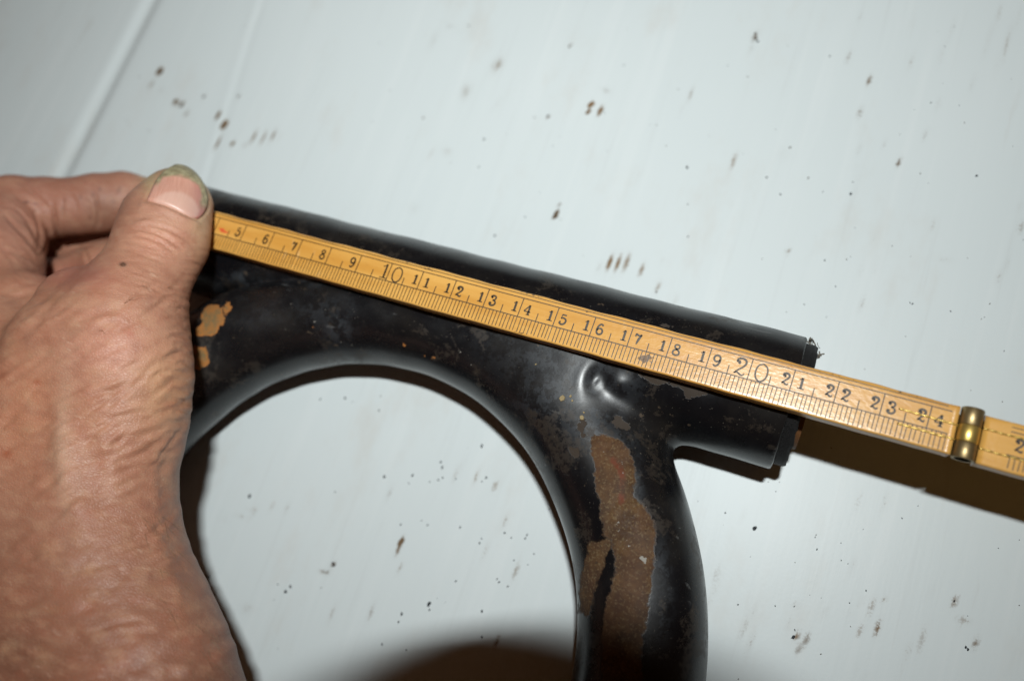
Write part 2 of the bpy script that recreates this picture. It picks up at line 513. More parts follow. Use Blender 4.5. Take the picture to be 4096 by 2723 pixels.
# ------------------------------------------------------------------ table top
def build_table():
    def axis(lo, a, b, hi, h):
        mid = np.arange(a, b, h)
        g1 = a - np.cumsum(np.geomspace(h, 4, 30)); g1 = g1[g1 > lo]
        g2 = b + np.cumsum(np.geomspace(h, 4, 30)); g2 = g2[g2 < hi]
        return np.concatenate([[lo], g1[::-1], mid, g2, [hi]])
    xs = axis(-60, -16, 30, 70, 0.13)
    xs = np.sort(np.concatenate([xs, np.arange(-8.4, -6.2, 0.04)]))
    ys = axis(-50, -17, 17, 50, 0.15)
    X, Y = np.meshgrid(xs, ys, indexing='ij')
    P = np.stack([X.ravel(), Y.ravel(), np.full(X.size, BZ)], 1)
    # groove between the two leaves, and a faint scored seam
    d = P[:, 0] + 7.2 - 0.02 * (P[:, 1] - 5)
    P[:, 2] -= 0.15 * np.exp(-(d / 0.36) ** 2)
    P[:, 2] -= np.clip(-d / 0.3, 0, 1) * 0.03
    sx = -1.84 + (P[:, 1] - 10.2) * (-0.148)
    P[:, 2] -= 0.022 * np.exp(-((P[:, 0] - sx) / 0.12) ** 2) * (P[:, 1] > 0)
    P[:, 2] += 0.012 * np.exp(-((P[:, 0] - sx + .3) / 0.15) ** 2) * (P[:, 1] > 0)
    n1, n2 = X.shape
    i, j = np.meshgrid(np.arange(n1 - 1), np.arange(n2 - 1), indexing='ij')
    a = (i * n2 + j).ravel()
    F = np.stack([a, a + n2, a + n2 + 1, a + 1], 1)
    # smears: photo pixel, half length along the streak, half width, strength, warmth (F px)
    K = 1.7363
    S_ = [(368, 165, 10, 6, 1.6, .6), (347, 195, 14, 4, .8, .5), (372, 208, 7, 5, .4, .4), (405, 235, 10, 8, .8, .4), (418, 241, 8, 5, 1., .3), (432, 262, 10, 5, .5, .2), (470, 224, 7, 4, .9, .0),
          (517, 288, 12, 6, 1.6, .8), (503, 266, 14, 5, .9, .5), (498, 335, 26, 4, .7, .6), (534, 331, 8, 5, .9, .6), (548, 223, 7, 4, .5, .3), (565, 290, 26, 3, .3, .4),
          (585, 315, 24, 5, .5, .7), (605, 318, 24, 5, .45, .7), (628, 314, 22, 5, .6, .7), (640, 318, 16, 4, .5, .8), (565, 335, 12, 6, .35, .6),
          (820 + 320, 62 + 92, 30, 14, .20, .7), (1000, 90, 30, 10, .2, .6), (1040, 62, 4, 40, .2, .2), (1075, 210, 26, 18, .2, .6), (1150, 150, 20, 16, .26, .8), (1140, 245, 22, 5, .25, .1), (1030, 350, 10, 16, .28, .9), (995, 355, 26, 8, .16, .7),
          (950, 480, 16, 22, .14, .7), (1362, 242, 8, 8, 1.4, .9), (1355, 258, 7, 5, .9, .6), (1383, 256, 14, 4, .9, .9), (1397, 210, 8, 22, .2, .4), (1279, 495, 9, 5, 1.5, .1), (1288, 475, 7, 4, .6, .1), (1262, 268, 5, 5, .6, .1), (1312, 107, 4, 4, .9, 0),
          (1408, 600, 26, 5, .9, .9), (1425, 605, 30, 6, .6, .9), (1440, 610, 28, 5, .6, .9), (1385, 612, 18, 5, .4, .6), (1478, 622, 18, 7, .7, .9), (1520, 658, 16, 5, .9, .9), (1560, 690, 14, 5, .5, .9), (1528, 600, 10, 5, .3, .6),
          (1690, 372, 26, 8, .6, .9), (1743, 82, 14, 5, 1.6, 0), (1735, 105, 22, 3, .5, .0), (1598, 205, 34, 4, .6, .6), (1580, 235, 30, 4, .4, .6), (1715, 240, 16, 3, .4, .6), (1810, 355, 20, 20, .16, .7),
          (1815, 580, 8, 6, .7, .7), (1862, 590, 16, 5, .6, .9), (2000, 190, 26, 3, .8, .5), (1988, 245, 38, 3, .9, .3), (1972, 360, 26, 3, .9, .2), (2025, 360, 34, 3, .9, .2), (2072, 372, 20, 3, .9, .2), (2145, 280, 44, 3, .8, .3), (2150, 298, 8, 3, 1.3, .1),
          (1975, 50, 20, 3, .6, .3), (1955, 130, 40, 3, .45, .5), (2100, 140, 60, 4, .3, .8), (2180, 100, 60, 5, .35, .8), (2320, 100, 70, 9, .35, .9), (2290, 60, 50, 6, .4, .8), (2250, 170, 60, 4, .35, .7), (2345, 480, 14, 5, .7, 1), (2338, 560, 70, 3, .6, .7), (2300, 640, 60, 3, .4, .7),
          (1996, 590, 50, 3, .45, .4), (1985, 700, 90, 3, .45, .4), (2150, 520, 18, 10, .3, .7), (2180, 600, 8, 22, .3, .7), (2242, 395, 7, 4, 1.3, .4),
          (627, 1165, 18, 6, .45, .9), (660, 1170, 16, 5, .4, .8), (512, 1190, 6, 22, .3, .4), (555, 1190, 5, 22, .35, .6), (780, 1180, 34, 3, .4, .6), (905, 1120, 44, 3, .5, .5), (924, 1247, 14, 5, 1.5, .4), (915, 1270, 16, 4, .7, .6), (590, 1175, 18, 5, .5, .9), (578, 1170, 5, 12, .5, .9),
          (480, 1320, 14, 9, .6, .9), (765, 1300, 10, 6, 1.5, 0), (748, 1317, 5, 18, .7, .2), (1400 - 480, 1310, 20, 4, .5, .8), (1055, 1085, 28, 6, .45, .9), (1098, 1096, 34, 6, .6, .9), (1142, 1118, 14, 6, .9, .9), (1160, 1205, 30, 4, .5, .7), (1128, 1250, 50, 5, .5, .8), (860, 1400, 40, 4, .5, .5), (1190, 1310, 40, 4, .5, .7),
          (570, 1400, 14, 26, .3, .9), (760, 1420, 34, 6, .4, .6), (890, 1190, 40, 3, .35, .6), (1142, 1480, 22, 5, 1.0, .9),
          (1836, 1462, 12, 4, 1.1, .7), (1824, 1420, 40, 4, .6, .3), (1725, 1425, 44, 7, .8, .3), (1715, 1180, 34, 4, .35, .7), (1655, 1310, 60, 4, .3, .7), (1640, 1370, 50, 8, .3, .8), (1733, 1470, 50, 8, .5, .6), (1835, 1390, 7, 12, .8, .6), (1957, 1416, 5, 14, .9, .4), (1836, 1390, 10, 5, .4, .8),
          (1990, 1375, 20, 4, .9, .9), (1996, 1420, 16, 6, .8, .6), (1985, 1450, 20, 8, .8, .7), (2020, 1448, 26, 7, .9, .6), (2010, 1390, 30, 5, .5, .8), (2040, 1378, 10, 4, .8, .8), (1842, 1493, 14, 6, .7, .2), (1860, 1468, 26, 4, .7, .2), (1900, 1410, 8, 6, .5, .4),
          (2040, 1155, 40, 8, .28, .8), (1975, 1155, 40, 6, .28, .6), (1960, 1310, 34, 6, .6, .2), (2142, 1365, 22, 8, .42, .9), (2130, 1460, 44, 8, .4, .7), (2090, 1500, 36, 6, .35, .7), (2198, 1385, 18, 5, .7, .6), (2222, 1430, 5, 26, .5, .8), (2208, 1452, 16, 4, .4, .8), (2248, 1480, 20, 4, .7, .4), (1965, 1548, 22, 5, .8, .5), (1990, 1560, 10, 8, .6, .5)]
    u, v, _ = topx(P)
    vis = (np.abs(u - 2048) < 2300) & (np.abs(v - 1361) < 1600)
    ui, vi = u[vis], v[vis]
    # local streak direction = board Y
    u2, v2, _ = topx(P[vis] + np.array([0.05, .5, 0]))
    tx, ty = u2 - ui, v2 - vi
    l = np.hypot(tx, ty); tx, ty = tx / l, ty / l
    sm = np.zeros(len(ui)); wm = np.full(len(ui), .001); wt = np.full(len(ui), .002)
    for x, y, hl, hw, st, wr in S_:
        dx, dy = ui - x * K, vi - y * K
        a_ = dx * tx + dy * ty; b_ = dx * -ty + dy * tx
        g = (1.9 if x < 1450 and y < 700 else 1.25) * st * np.exp(-(a_ / (hl * K * 0.85)) ** 2 - (b_ / (max(hw, 3.0) * K * 0.68)) ** 2)
        sm += g; wm += g * wr; wt += g
    smear = np.zeros(len(P)); warm = np.full(len(P), .5)
    smear[vis] = sm; warm[vis] = wm / wt
    o = obj('table_top', P, F, M_board, attrs={'smear': smear, 'warm': warm})
    o['kind'] = 'structure'
    # the body of the board under its face
    V, F2 = boxes_mesh([(-59.9, 69.9, -49.9, 49.9, BZ - 2.2, BZ - 0.3)])
    b = obj('table_board_core', V, F2, M_board, parent=o, smooth=False)
    # small specks of grit lying on it
    K = 1.7363
    sp = [(575, 1142, 6), (885, 1098, 5), (950, 1095, 4), (942, 1113, 3), (1015, 1064, 4), (1019, 1076, 4), (1110, 1027, 4), (990, 1110, 3), (1020, 1100, 3), (1010, 1105, 3), (1050, 1103, 3), (1120, 1100, 4), (1110, 1109, 3), (1163, 1227, 4),
          (1060, 1214, 3), (1110, 1240, 3), (1105, 1250, 3), (985, 1209, 3), (923, 1208, 3), (990, 1388, 6), (987, 1393, 6), (989, 1404, 4), (1110, 1407, 4), (1110, 1466, 4), (1050, 1338, 3), (658, 1362, 6), (669, 1350, 4), (925, 1413, 5), (918, 1432, 4),
          (880, 1483, 4), (936, 1496, 3), (769, 1302, 5), (766, 1296, 4), (873, 945, 4), (795, 917, 4), (738, 919, 3), (1210, 1240, 4), (1214, 1232, 3), (1178, 1238, 2.5), (1184, 1290, 2.5), (1800, 0, 0), (1737, 1217, 8), (1741, 1215, 5), (1671, 1181, 3), (1827, 1467, 5),
          (1831, 1450, 3), (1700, 1392, 3), (1786, 1395, 2.5), (1957, 1388, 3), (1938, 1290, 2), (1878, 1237, 2), (1882, 1265, 2.5), (1880, 1232, 2), (1995, 1360, 2.5), (2230, 1495, 5), (2225, 1490, 4), (2198, 1384, 3), (2300, 1262, 2), (1830, 1396, 2),
          (1583, 386, 4), (1585, 545, 2.5), (1798, 448, 3.5), (1766, 409, 3.5), (1820, 340, 3), (1862, 410, 3), (1912, 130, 3), (1965, 420, 2.5), (1900, 600, 2.5), (1960, 447, 4), (2250, 405, 4), (2120, 400, 2), (2222, 283, 2), (2190, 717, 2.5), (2402, 700, 0), (2372, 700, 0), (1512, 672, 3),
          (1925, 660, 2.5), (2102, 700, 3), (2096, 697, 2), (2280, 700, 2), (1742, 90, 5), (1746, 96, 4), (1740, 78, 4), (1279, 497, 5), (1262, 267, 3.5), (1231, 271, 3), (1115, 321, 3.5), (1103, 385, 3), (1210, 500, 2.5), (1140, 543, 4), (975, 272, 3), (1080, 60, 3), (1312, 108, 4), (1207, 120, 0),
          (368, 165, 7), (417, 243, 5), (470, 223, 4), (514, 290, 6), (548, 222, 3), (420, 1000, 0), (481, 1328, 6), (476, 1324, 4), (640, 1345, 2), (1230, 1275, 3), (1216, 1300, 2), (1170, 1350, 3), (1150, 1340, 3), (1145, 1333, 3), (1300, 1400, 0)]
    pts = [(x * K, y * K, r * K * 0.62) for x, y, r in sp if r > 0]
    for _ in range(170):
        x, y = rng.uniform(0, 4096), rng.uniform(0, 2723)
        if x < 1400 and y < 1400 and rng.random() < .6: continue
        pts.append((x, y, rng.uniform(1.0, 2.4)))
    Va, Fa, Vb, Fb = [], [], [], []
    for n_, (x, y, r) in enumerate(pts):
        c = at(x, y, BZ)
        dp = (c - CAM) @ FWD
        R = r * dp / FPX
        el = rng.uniform(1.0, 1.9); an = rng.normal(1.5, .5)
        V, F = (Va, Fa) if (n_ < 60 or rng.random() < .55) else (Vb, Fb)
        k = len(V); m_ = 9
        rr = rng.uniform(0.65, 1.25, m_)
        for ring, hz in ((1.0, 0.002), (0.55, 0.02 + 0.15 * R)):
            for q in range(m_):
                g = 2 * math.pi * q / m_
                a_, b_ = ring * R * rr[q] * el * math.cos(g), ring * R * rr[q] * math.sin(g)
                V.append((c[0] + a_ * math.cos(an) - b_ * math.sin(an), c[1] + a_ * math.sin(an) + b_ * math.cos(an), BZ + hz))
        for q in range(m_):
            q2 = (q + 1) % m_
            F.append((k + q, k + q2, k + m_ + q2, k + m_ + q))
        F.append(tuple(k + m_ + q for q in range(m_)))
    for nm, V, F, M_, lb in (('grit_specks', Va, Fa, M_fleck, 'tiny blue-black specks of grit scattered over the white table top'), ('dirt_crumbs', Vb, Fb, M_fleckb, 'tiny brown crumbs of dirt scattered over the white table top')):
        g = obj(nm, V, F, M_)
        g['kind'] = 'stuff'; g['label'] = lb
build_table()

# ------------------------------------------------------------------ tubular frame
TY, TZ, TR = -0.32, -2.2, 1.785
AX, AY, AR, Ar = 10.9, -9.41, 8.62, 1.62
X0, X1 = 0.75, 21.12
def f_straight(P):
    q = np.hypot(P[:, 1] - TY, P[:, 2] - TZ) - TR
    e = np.maximum(X0 - P[:, 0], P[:, 0] - X1)
    q = q + .06; e = e + .06
    return np.minimum(np.maximum(q, e), 0) + np.hypot(np.maximum(q, 0), np.maximum(e, 0)) - .06
def f_arch(P):
    x, y = P[:, 0] - AX, P[:, 1] - AY
    rad = np.abs(np.hypot(x, y) - AR)
    leg = np.abs(np.abs(x) - AR + np.minimum(y, 0) * 0.02)
    d = np.where(y > 0, rad, leg)
    r = Ar + 0.10 * np.exp(-((P[:, 0] - 17.6) / 2.2) ** 2 - ((P[:, 1] + 3.8) / 2.0) ** 2)
    return np.sqrt(d * d + (P[:, 2] - TZ - .14 * np.exp(-((P[:, 0] - 6.5) / 5.0) ** 2)) ** 2) - r
DENT = at(2392, 1515, -0.62)
def f_frame(P):
    a, b = f_straight(P), f_arch(P)
    k = 0.06 + 0.85 / (1 + np.exp(-(P[:, 0] - 14.2) * 1.4))
    d = smin(a, b, k)
    d = d + 0.11 * np.exp(-((a - b) / .13) ** 2) * np.exp(-(np.minimum(a, b) / .35) ** 2) / (1 + np.exp((P[:, 0] - 13.2) * 2))
    # crimped weld dimple beside the joint
    q = P - DENT
    top = np.clip((P[:, 2] + 2.0) * 2, 0, 1)
    qx, qy = 1.2 * (q[:, 0] * 0.92 + q[:, 1] * -0.2), 1.15 * (q[:, 1] * 0.95 + q[:, 0] * 0.25)
    e = (qx / 0.26) ** 2 + (qy / 0.36) ** 2
    bnd = np.exp(-((np.sqrt(e) - 1.5) / 0.8) ** 2) * np.clip(.35 - qx * 1.0 - qy * .2, 0, 1)
    d = d + top * (0.075 * np.exp(-e * .75) - 0.028 * bnd - 0.03 * np.exp(-(((qx - .06) / .13) ** 2 + ((qy + .10) / .20) ** 2)))
    e2 = ((q[:, 0] - .55) / .30) ** 2 + ((q[:, 1] - .05) / .22) ** 2
    d = d - top * 0.06 * np.exp(-e2)
    # hand-bent tube: slight flats and waviness
    d = d + 0.012 * np.sin(P[:, 0] * 1.3 + 1) * np.cos(P[:, 1] * 1.7) + 0.006 * np.sin(P[:, 0] * 4.1 + P[:, 1] * 2.7)
    return d
FV, FQ, FN = nets(f_frame, (0.3, -17.5, -4.05), (21.6, 1.75, -0.25), 0.085)
fu, fv, fd = topx(FV)
view = (CAM - FV); view /= np.linalg.norm(view, axis=1)[:, None]
face = (view * FN).sum(1) > -0.05
hidden = np.where(face, 0, 3.0)
def cr(pts, ox, oy, s): return [(ox + x / s, oy + y / s) for x, y in pts]
px_cm = fd / FPX
rustp = cr([(560, 60), (560, 180), (575, 260), (590, 380), (605, 480), (610, 570), (640, 640), (620, 670), (680, 700), (685, 790), (710, 820), (700, 900), (680, 990), (650, 1060), (640, 1150), (625, 1250), (615, 1400), (640, 1700), (870, 1700), (870, 1400), (880, 1300), (900, 1180), (910, 1100), (925, 1000), (935, 900), (945, 800), (950, 700), (955, 600), (930, 560), (890, 500), (860, 470), (820, 440), (830, 350), (830, 290), (810, 200), (790, 150), (740, 90), (650, 60)], 2000, 1700, 1.533)
rustp2 = cr([(545, 720), (690, 700), (640, 860), (600, 960), (570, 1060), (560, 1180), (480, 1150), (490, 950), (520, 860)], 2000, 1700, 1.533)
sd = sdpoly(fu, fv, rustp) * px_cm + hidden
sd2 = sdpoly(fu, fv, rustp2) * px_cm + hidden
orp = [cr([(590, 850), (650, 860), (710, 900), (740, 960), (780, 1010), (800, 1100), (770, 1160), (690, 1180), (680, 1260), (600, 1330), (520, 1340), (430, 1360), (350, 1330), (320, 1250), (340, 1210), (400, 1190), (420, 1130), (405, 1060), (420, 970), (480, 900)], 700, 1000, 3.92),
       cr([(815, 790), (880, 880), (870, 950), (800, 1000), (750, 950), (765, 870)], 700, 1000, 3.92),
       cr([(75, 660), (110, 605), (190, 610), (215, 650), (210, 720), (150, 750), (90, 730)], 700, 1000, 1.573)]
so = np.min([sdpoly(fu, fv, p) for p in orp], 0) * px_cm
for x, y, r in [(1623, 680, 11), (1573, 665, 7), (1445, 595, 7), (870, 490, 6)]:
    q = (700 + x / 1.573, 1000 + y / 1.573)
    so = np.minimum(so, (np.hypot(fu - q[0], fv - q[1]) - r / 1.573) * px_cm)
so = so + hidden
brp = [cr([(900, 640), (1100, 690), (1320, 750), (1440, 800), (1300, 832), (1240, 822), (1220, 770), (1150, 735), (1040, 745), (960, 700)], 2000, 1100, 1.685),
       cr([(780, 930), (830, 960), (900, 1010), (870, 1060), (800, 1050), (740, 1000)], 2000, 1100, 1.685),
       cr([(520, 950), (580, 960), (590, 1090), (550, 1100), (515, 1020)], 2000, 1100, 1.685),
       cr([(460, 1160), (545, 1155), (550, 1240), (490, 1250)], 2000, 1100, 1.685),
       cr([(1050, 330), (1130, 320), (1180, 350), (1120, 372)], 2000, 1100, 1.685)]
sb = np.min([sdpoly(fu, fv, p) for p in brp], 0) * px_cm + 0.03 + hidden
red = np.zeros(len(FV))
for ln in ([(690, 210), (735, 260), (750, 330), (745, 470)],):
    l_ = cr(ln, 2000, 1700, 1.533)
    red = np.maximum(red, np.exp(-(sdline(fu, fv, l_)[0] / 14) ** 2))
chalk = np.zeros(len(FV))
for ln, w_, a_ in (([(715, 580), (725, 610), (742, 652)], 6, .9), ([(755, 680), (775, 710), (800, 745)], 5, .6), ([(872, 815), (888, 832)], 9, 1.2), ([(738, 205), (755, 260), (757, 320)], 4, .6), ([(600, 450), (606, 485)], 3, .6), ([(640, 160), (640, 190)], 3, .5), ([(680, 120), (700, 160)], 10, .35)):
    chalk = np.maximum(chalk, a_ * np.exp(-(sdline(fu, fv, cr(ln, 2000, 1700, 1.533))[0] / w_) ** 2))
for x, y, a_, b_, s_ in ((1115, 590, 8, 14, .6), (905, 520, 9, 8, .6), (940, 375, 10, 26, .55), (960, 430, 9, 14, .6), (985, 500, 18, 22, .45), (620, 270, 14, 20, .45), (685, 500, 6, 16, .6), (1240, 560, 8, 14, .5), (1130, 400, 9, 60, .42), (1090, 480, 16, 14, .42), (1050, 580, 16, 14, .42), (880, 450, 20, 20, .42), (1790, 640, 30, 18, .4), (1860, 730, 20, 30, .45), (350, 760, 12, 8, .5), (255, 805, 8, 8, .6)):
    qx_, qy_ = 700 + x / 1.573, 1000 + y / 1.573
    chalk = np.maximum(chalk, s_ * np.exp(-((fu - qx_) * 1.573 / a_) ** 2 - ((fv - qy_) * 1.573 / b_) ** 2))
chalk = np.maximum(chalk, .42 * np.exp(-(sdline(fu, fv, cr([(590, 345), (720, 335), (830, 325)], 700, 1000, 1.573))[0] / 4) ** 2))
chalk = chalk * face
scuff = np.zeros(len(FV))
for x, y, sx_, sy_, a in [(2300, 1420, 260, 110, 1.0), (2230, 1560, 150, 140, .9), (2360, 1640, 120, 160, 1.0), (2640, 2360, 40, 180, 1.0), (2540, 1920, 30, 90, 1.3), (2100, 1330, 170, 60, .8), (1300, 1250, 120, 80, .5), (1000, 1250, 160, 60, .35), (2500, 1500, 120, 100, .5), (2480, 1750, 80, 60, .7), (2900, 1480, 200, 30, .5), (1350, 1310, 60, 60, .9), (985, 1112, 75, 26, 1.2), (800, 1150, 80, 20, .7), (1250, 1130, 120, 22, .6)]:
    scuff = np.maximum(scuff, a * np.exp(-((fu - x) / sx_) ** 2 - ((fv - y) / sy_) ** 2))
scuff = scuff * face
fr = thing('tubular_frame', 'black painted steel tube frame with a rusty streak, lying on the white table', 'metal frame', (10.9, -6, BZ))
sA, sB = f_straight(FV), f_arch(FV)
qa = (sA[FQ].mean(1) < sB[FQ].mean(1))
def split(mask, name):
    q = FQ[mask]
    ids = np.unique(q)
    mp = -np.ones(len(FV), int); mp[ids] = np.arange(len(ids))
    return obj(name, FV[ids], mp[q], M_paint, parent=fr, normals=FN[ids],
               attrs={'rust': np.minimum(sd, sd2 + 0.0)[ids], 'orange': so[ids], 'brown': sb[ids], 'red': red[ids], 'chalk': chalk[ids], 'scuff': scuff[ids]})
o1 = split(qa, 'straight_tube')
o2 = split(~qa, 'arched_tube'); o2['label'] = 'arched black tube with a long bare rusty streak'
# rubber bush and rusty inner sleeve pushed into the tube, both ends
def bush(x, s):
    jag = rng.normal(0, .012, 64)
    V, F = lathe_x([(x - s * 1.0, 1.62), (x + s * .22, 1.63), (x + s * .30, 1.585), (x + s * .31, 0.98), (x - s * .6, .95)], TY, TZ)
    V[64:192, 0] += np.tile(rng.normal(0, .012, 64), 2)
    o = obj('rubber_bush', V, F, M_rubber, parent=fr)
    V, F = lathe_x([(x - s * 1.0, .96), (x + s * .44, .96), (x + s * .44, .80), (x - s * 1.0, .80)], TY, TZ)
    V[:, 1] -= 0.14; V[:, 2] -= .1
    o = obj('inner_sleeve', V, F, M_rustm, parent=fr, smooth=False)
bush(X1, 1); bush(X0, -1)
# torn paint lip at the lower rim and fluff at the upper rim
Vh = []; Fh = []
c0 = at(3245, 1372, -2.0)
for _ in range(4):
    p = c0 + rng.normal(0, .07, 3) * np.array([1.2, .6, 1])
    q = [p]
    d = rng.normal(0, .03, 3) + np.array([.015, .0, .01])
    for s_ in range(3):
        d = d + rng.normal(0, .03, 3); q.append(q[-1] + d)
    V, F = tube_mesh(catmull(q, 3), rng.uniform(.006, .011), 5)
    Fh += [tuple(i + len(Vh) for i in f) for f in F]; Vh += list(V)
c0 = at(3272, 1418, -2.3)
for _ in range(12):
    p = c0 + rng.normal(0, .05, 3) + (rng.random() < .5) * (at(3243, 1364, -2.0) - c0)
    V, F = tube_mesh(np.array([p, p + rng.normal(0, .04, 3), p + rng.normal(0, .05, 3)]), .02, 5)
    Fh += [tuple(i + len(Vh) for i in f) for f in F]; Vh += list(V)
o = obj('lint', Vh, Fh, M_lint, parent=fr); o['kind'] = 'stuff'; o['label'] = 'grey brown fluff caught on the rim'
# paint crumbs stuck near the weld
Vh = []; Fh = []
for x, y, r in [(2248, 1592, 14), (2283, 1585, 7), (2144, 1457, 5), (2326, 1670, 12), (2290, 1603, 6), (2335, 1650, 6)]:
    d = ray(x, y); t_ = 15.0
    for _ in range(60):
        t_ += float(f_frame((CAM + d * t_)[None])[0]) * .9
    c = CAM + d * t_
    e = 1e-2
    n_ = np.array([f_frame((c + e * np.eye(3)[k])[None])[0] - f_frame((c - e * np.eye(3)[k])[None])[0] for k in range(3)]); n_ /= np.linalg.norm(n_)
    a = np.cross(n_, [1, 0, 0]); a /= np.linalg.norm(a); b = np.cross(n_, a); R = r * t_ / FPX
    k = len(Vh); rr = rng.uniform(.6, 1.2, 6)
    for hz, sc_ in ((-.01, 1), (.03, .85)):
        for q in range(6):
            g = q * math.pi / 3
            Vh.append(c + n_ * hz + R * rr[q] * sc_ * (math.cos(g) * a + math.sin(g) * b))
    for q in range(6):
        Fh.append((k + q, k + (q + 1) % 6, k + 6 + (q + 1) % 6, k + 6 + q))
    Fh.append(tuple(k + 6 + q for q in range(6)))
o = obj('paint_crumbs', Vh, Fh, simple('ochre_crumb', (.30, .22, .10), .7, nscale=900), parent=fr, smooth=False); o['kind'] = 'stuff'

# ------------------------------------------------------------------ folding rule
RT = 0.42                                # leg thickness
YT, YB = 0.185, -0.965
rule = thing('folding_rule', 'yellow wooden folding rule with black numbers and brass hinge, held on the black tube', 'ruler', (12, -.4, -RT))
def leg(x0, x1, yt, yb):
    prof = []
    for cy, cz, sy, sz, r in ((yb, -RT, 1, 1, .05), (yb, 0, 1, -1, .045), (yt, 0, -1, -1, .085), (yt, -RT, -1, 1, .05)):
        pass
    def corner(cy, cz, r, a0, a1, n=5):
        return [(cy + r * math.cos(a), cz + r * math.sin(a)) for a in np.linspace(a0, a1, n)]
    prof += corner(yt - .09, -.09, .09, 0, math.pi / 2, 6)
    prof += [(y, 0) for y in np.linspace(yt - .16, yb + .10, 14)]
    prof += corner(yb + .045, -.045, .045, math.pi / 2, math.pi, 5)
    prof += corner(yb + .05, -RT + .05, .05, math.pi, 1.5 * math.pi, 4)
    prof += corner(yt - .05, -RT + .05, .05, 1.5 * math.pi, 2 * math.pi, 4)
    xs = np.linspace(x0, x1, int((x1 - x0) / .12) + 1)
    V = np.array([(x, y, z) for x in xs for y, z in prof]); n = len(prof)
    # worn edges
    F = [(i * n + k, (i + 1) * n + k, (i + 1) * n + (k + 1) % n, i * n + (k + 1) % n)[::-1] for i in range(len(xs) - 1) for k in range(n)]
    F += [tuple(range(n)), tuple((len(xs) - 1) * n + k for k in reversed(range(n)))]
    wob = .008 * np.sin(V[:, 0] * 2.3) + .006 * np.sin(V[:, 0] * 6.1 + 1)
    V[:, 1] += wob * (V[:, 1] > yt - .12) - .5 * wob * (V[:, 1] < yb + .08)
    wear = np.zeros(len(V))
    for cx, cy, sx_, sy_, a in [(17.52, -.70, .22, .17, .9), (17.45, -.60, .06, .14, .6), (11.1, .10, .35, .05, .75), (14.2, .15, 1.2, .04, .55), (15.6, .08, .5, .05, .55), (10.4, .15, .3, .04, .6), (21.8, .13, 2.0, .05, .45), (14.2, -.93, .4, .05, .55), (20, -.97, 6, .02, .3), (23.5, .14, 1, .05, .5)]:
        wear = np.maximum(wear, a * np.exp(-((V[:, 0] - cx) / sx_) ** 2 - ((V[:, 1] - cy) / sy_) ** 2))
    rd = 1.0 * np.exp(-(((V[:, 0] - 4.3) / .26) ** 2) - ((V[:, 1] + .36 + (V[:, 0] - 4.3) * .15) / .06) ** 2)
    return obj('rule_leg', V, F, M_wood, parent=rule, attrs={'wear': wear, 'red': rd})
L1 = leg(1.0, 24.56, YT, YB); L1['label'] = 'rule leg numbered up to 24'
L2 = leg(25.08, 49.6, YT - .06, YB - .03)
ZI = 0.0035
DIG = {
 '1': [([(.16, .80), (.30, .88), (.40, 1.0)], (.08, .07)), ([(.40, 1.0), (.40, 0.02)], (.17, .17)), ([(.12, .03), (.68, .03)], (.08, .08))],
 '2': [([(.18, .70), (.28, .68), (.26, .80), (.12, .78), (.16, .93), (.36, 1.0), (.58, .92), (.62, .74), (.50, .52), (.26, .28), (.08, .05)], (.10, .16)), ([(.08, .06), (.24, .14), (.42, .05), (.56, .02), (.66, .16)], (.08, .13))],
 '3': [([(.14, .78), (.24, .76), (.22, .86), (.12, .84), (.20, .96), (.40, 1.0), (.58, .90), (.56, .68), (.38, .55), (.30, .54)], (.09, .14)), ([(.34, .54), (.56, .48), (.66, .28), (.56, .08), (.34, 0.0), (.14, .08), (.10, .22), (.22, .24), (.22, .14)], (.10, .15))],
 '4': [([(.50, .98), (.06, .32)], (.09, .09)), ([(.06, .31), (.72, .31)], (.09, .09)), ([(.52, 1.0), (.52, .03)], (.15, .15)), ([(.34, .03), (.70, .03)], (.08, .08))],
 '5': [([(.60, .94), (.20, .94)], (.12, .10)), ([(.20, .97), (.16, .55)], (.07, .07)), ([(.16, .55), (.34, .64), (.58, .56), (.66, .34), (.54, .08), (.32, 0.0), (.12, .08), (.12, .22), (.22, .22)], (.10, .15))],
 '6': [([(.60, .86), (.50, .98), (.32, .96), (.16, .74), (.10, .44), (.16, .12), (.36, 0.0), (.58, .08), (.66, .30), (.56, .52), (.36, .58), (.18, .46), (.13, .34)], (.12, .14))],
 '7': [([(.10, .72), (.14, .96), (.26, .92), (.44, .88), (.66, 1.0)], (.10, .14)), ([(.66, 1.0), (.46, .56), (.34, .02)], (.08, .18))],
 '8': [([(.36, 1.0), (.18, .92), (.16, .72), (.36, .56), (.60, .38), (.62, .12), (.36, 0.0), (.10, .12), (.12, .38), (.36, .56), (.56, .72), (.54, .92), (.36, 1.0)], (.11, .13))],
 '9': [([(.14, .14), (.24, .02), (.42, .04), (.58, .26), (.64, .56), (.58, .88), (.38, 1.0), (.16, .92), (.08, .70), (.18, .48), (.38, .42), (.56, .54), (.61, .66)], (.12, .14))],
 '0': [([(.36, 1.0), (.12, .84), (.04, .5), (.12, .16), (.36, 0.0), (.60, .16), (.68, .5), (.60, .84), (.36, 1.0)], (.10, .12))],
}
def digit(ch, cx, cy, h, V, F, wmul=1.3, wid=.86, thin=1.0):
    for pts, (wa, wb) in DIG[ch]:
        P = catmull(pts, 6) if len(pts) > 2 else np.asarray(pts, float)
        if len(P) == 2: P = P[0] + (P[1] - P[0]) * np.linspace(0, 1, 5)[:, None]
        q = (P - np.array([.37, .5])) * np.array([h * wid, h]) + np.array([cx, cy])
        t = np.linspace(0, 1, len(P))
        wd = (wa + (wb - wa) * np.sin(math.pi * t) ** 1) * h * wmul * thin
        ribbon(q, wd, ZI + .0015, V, F)
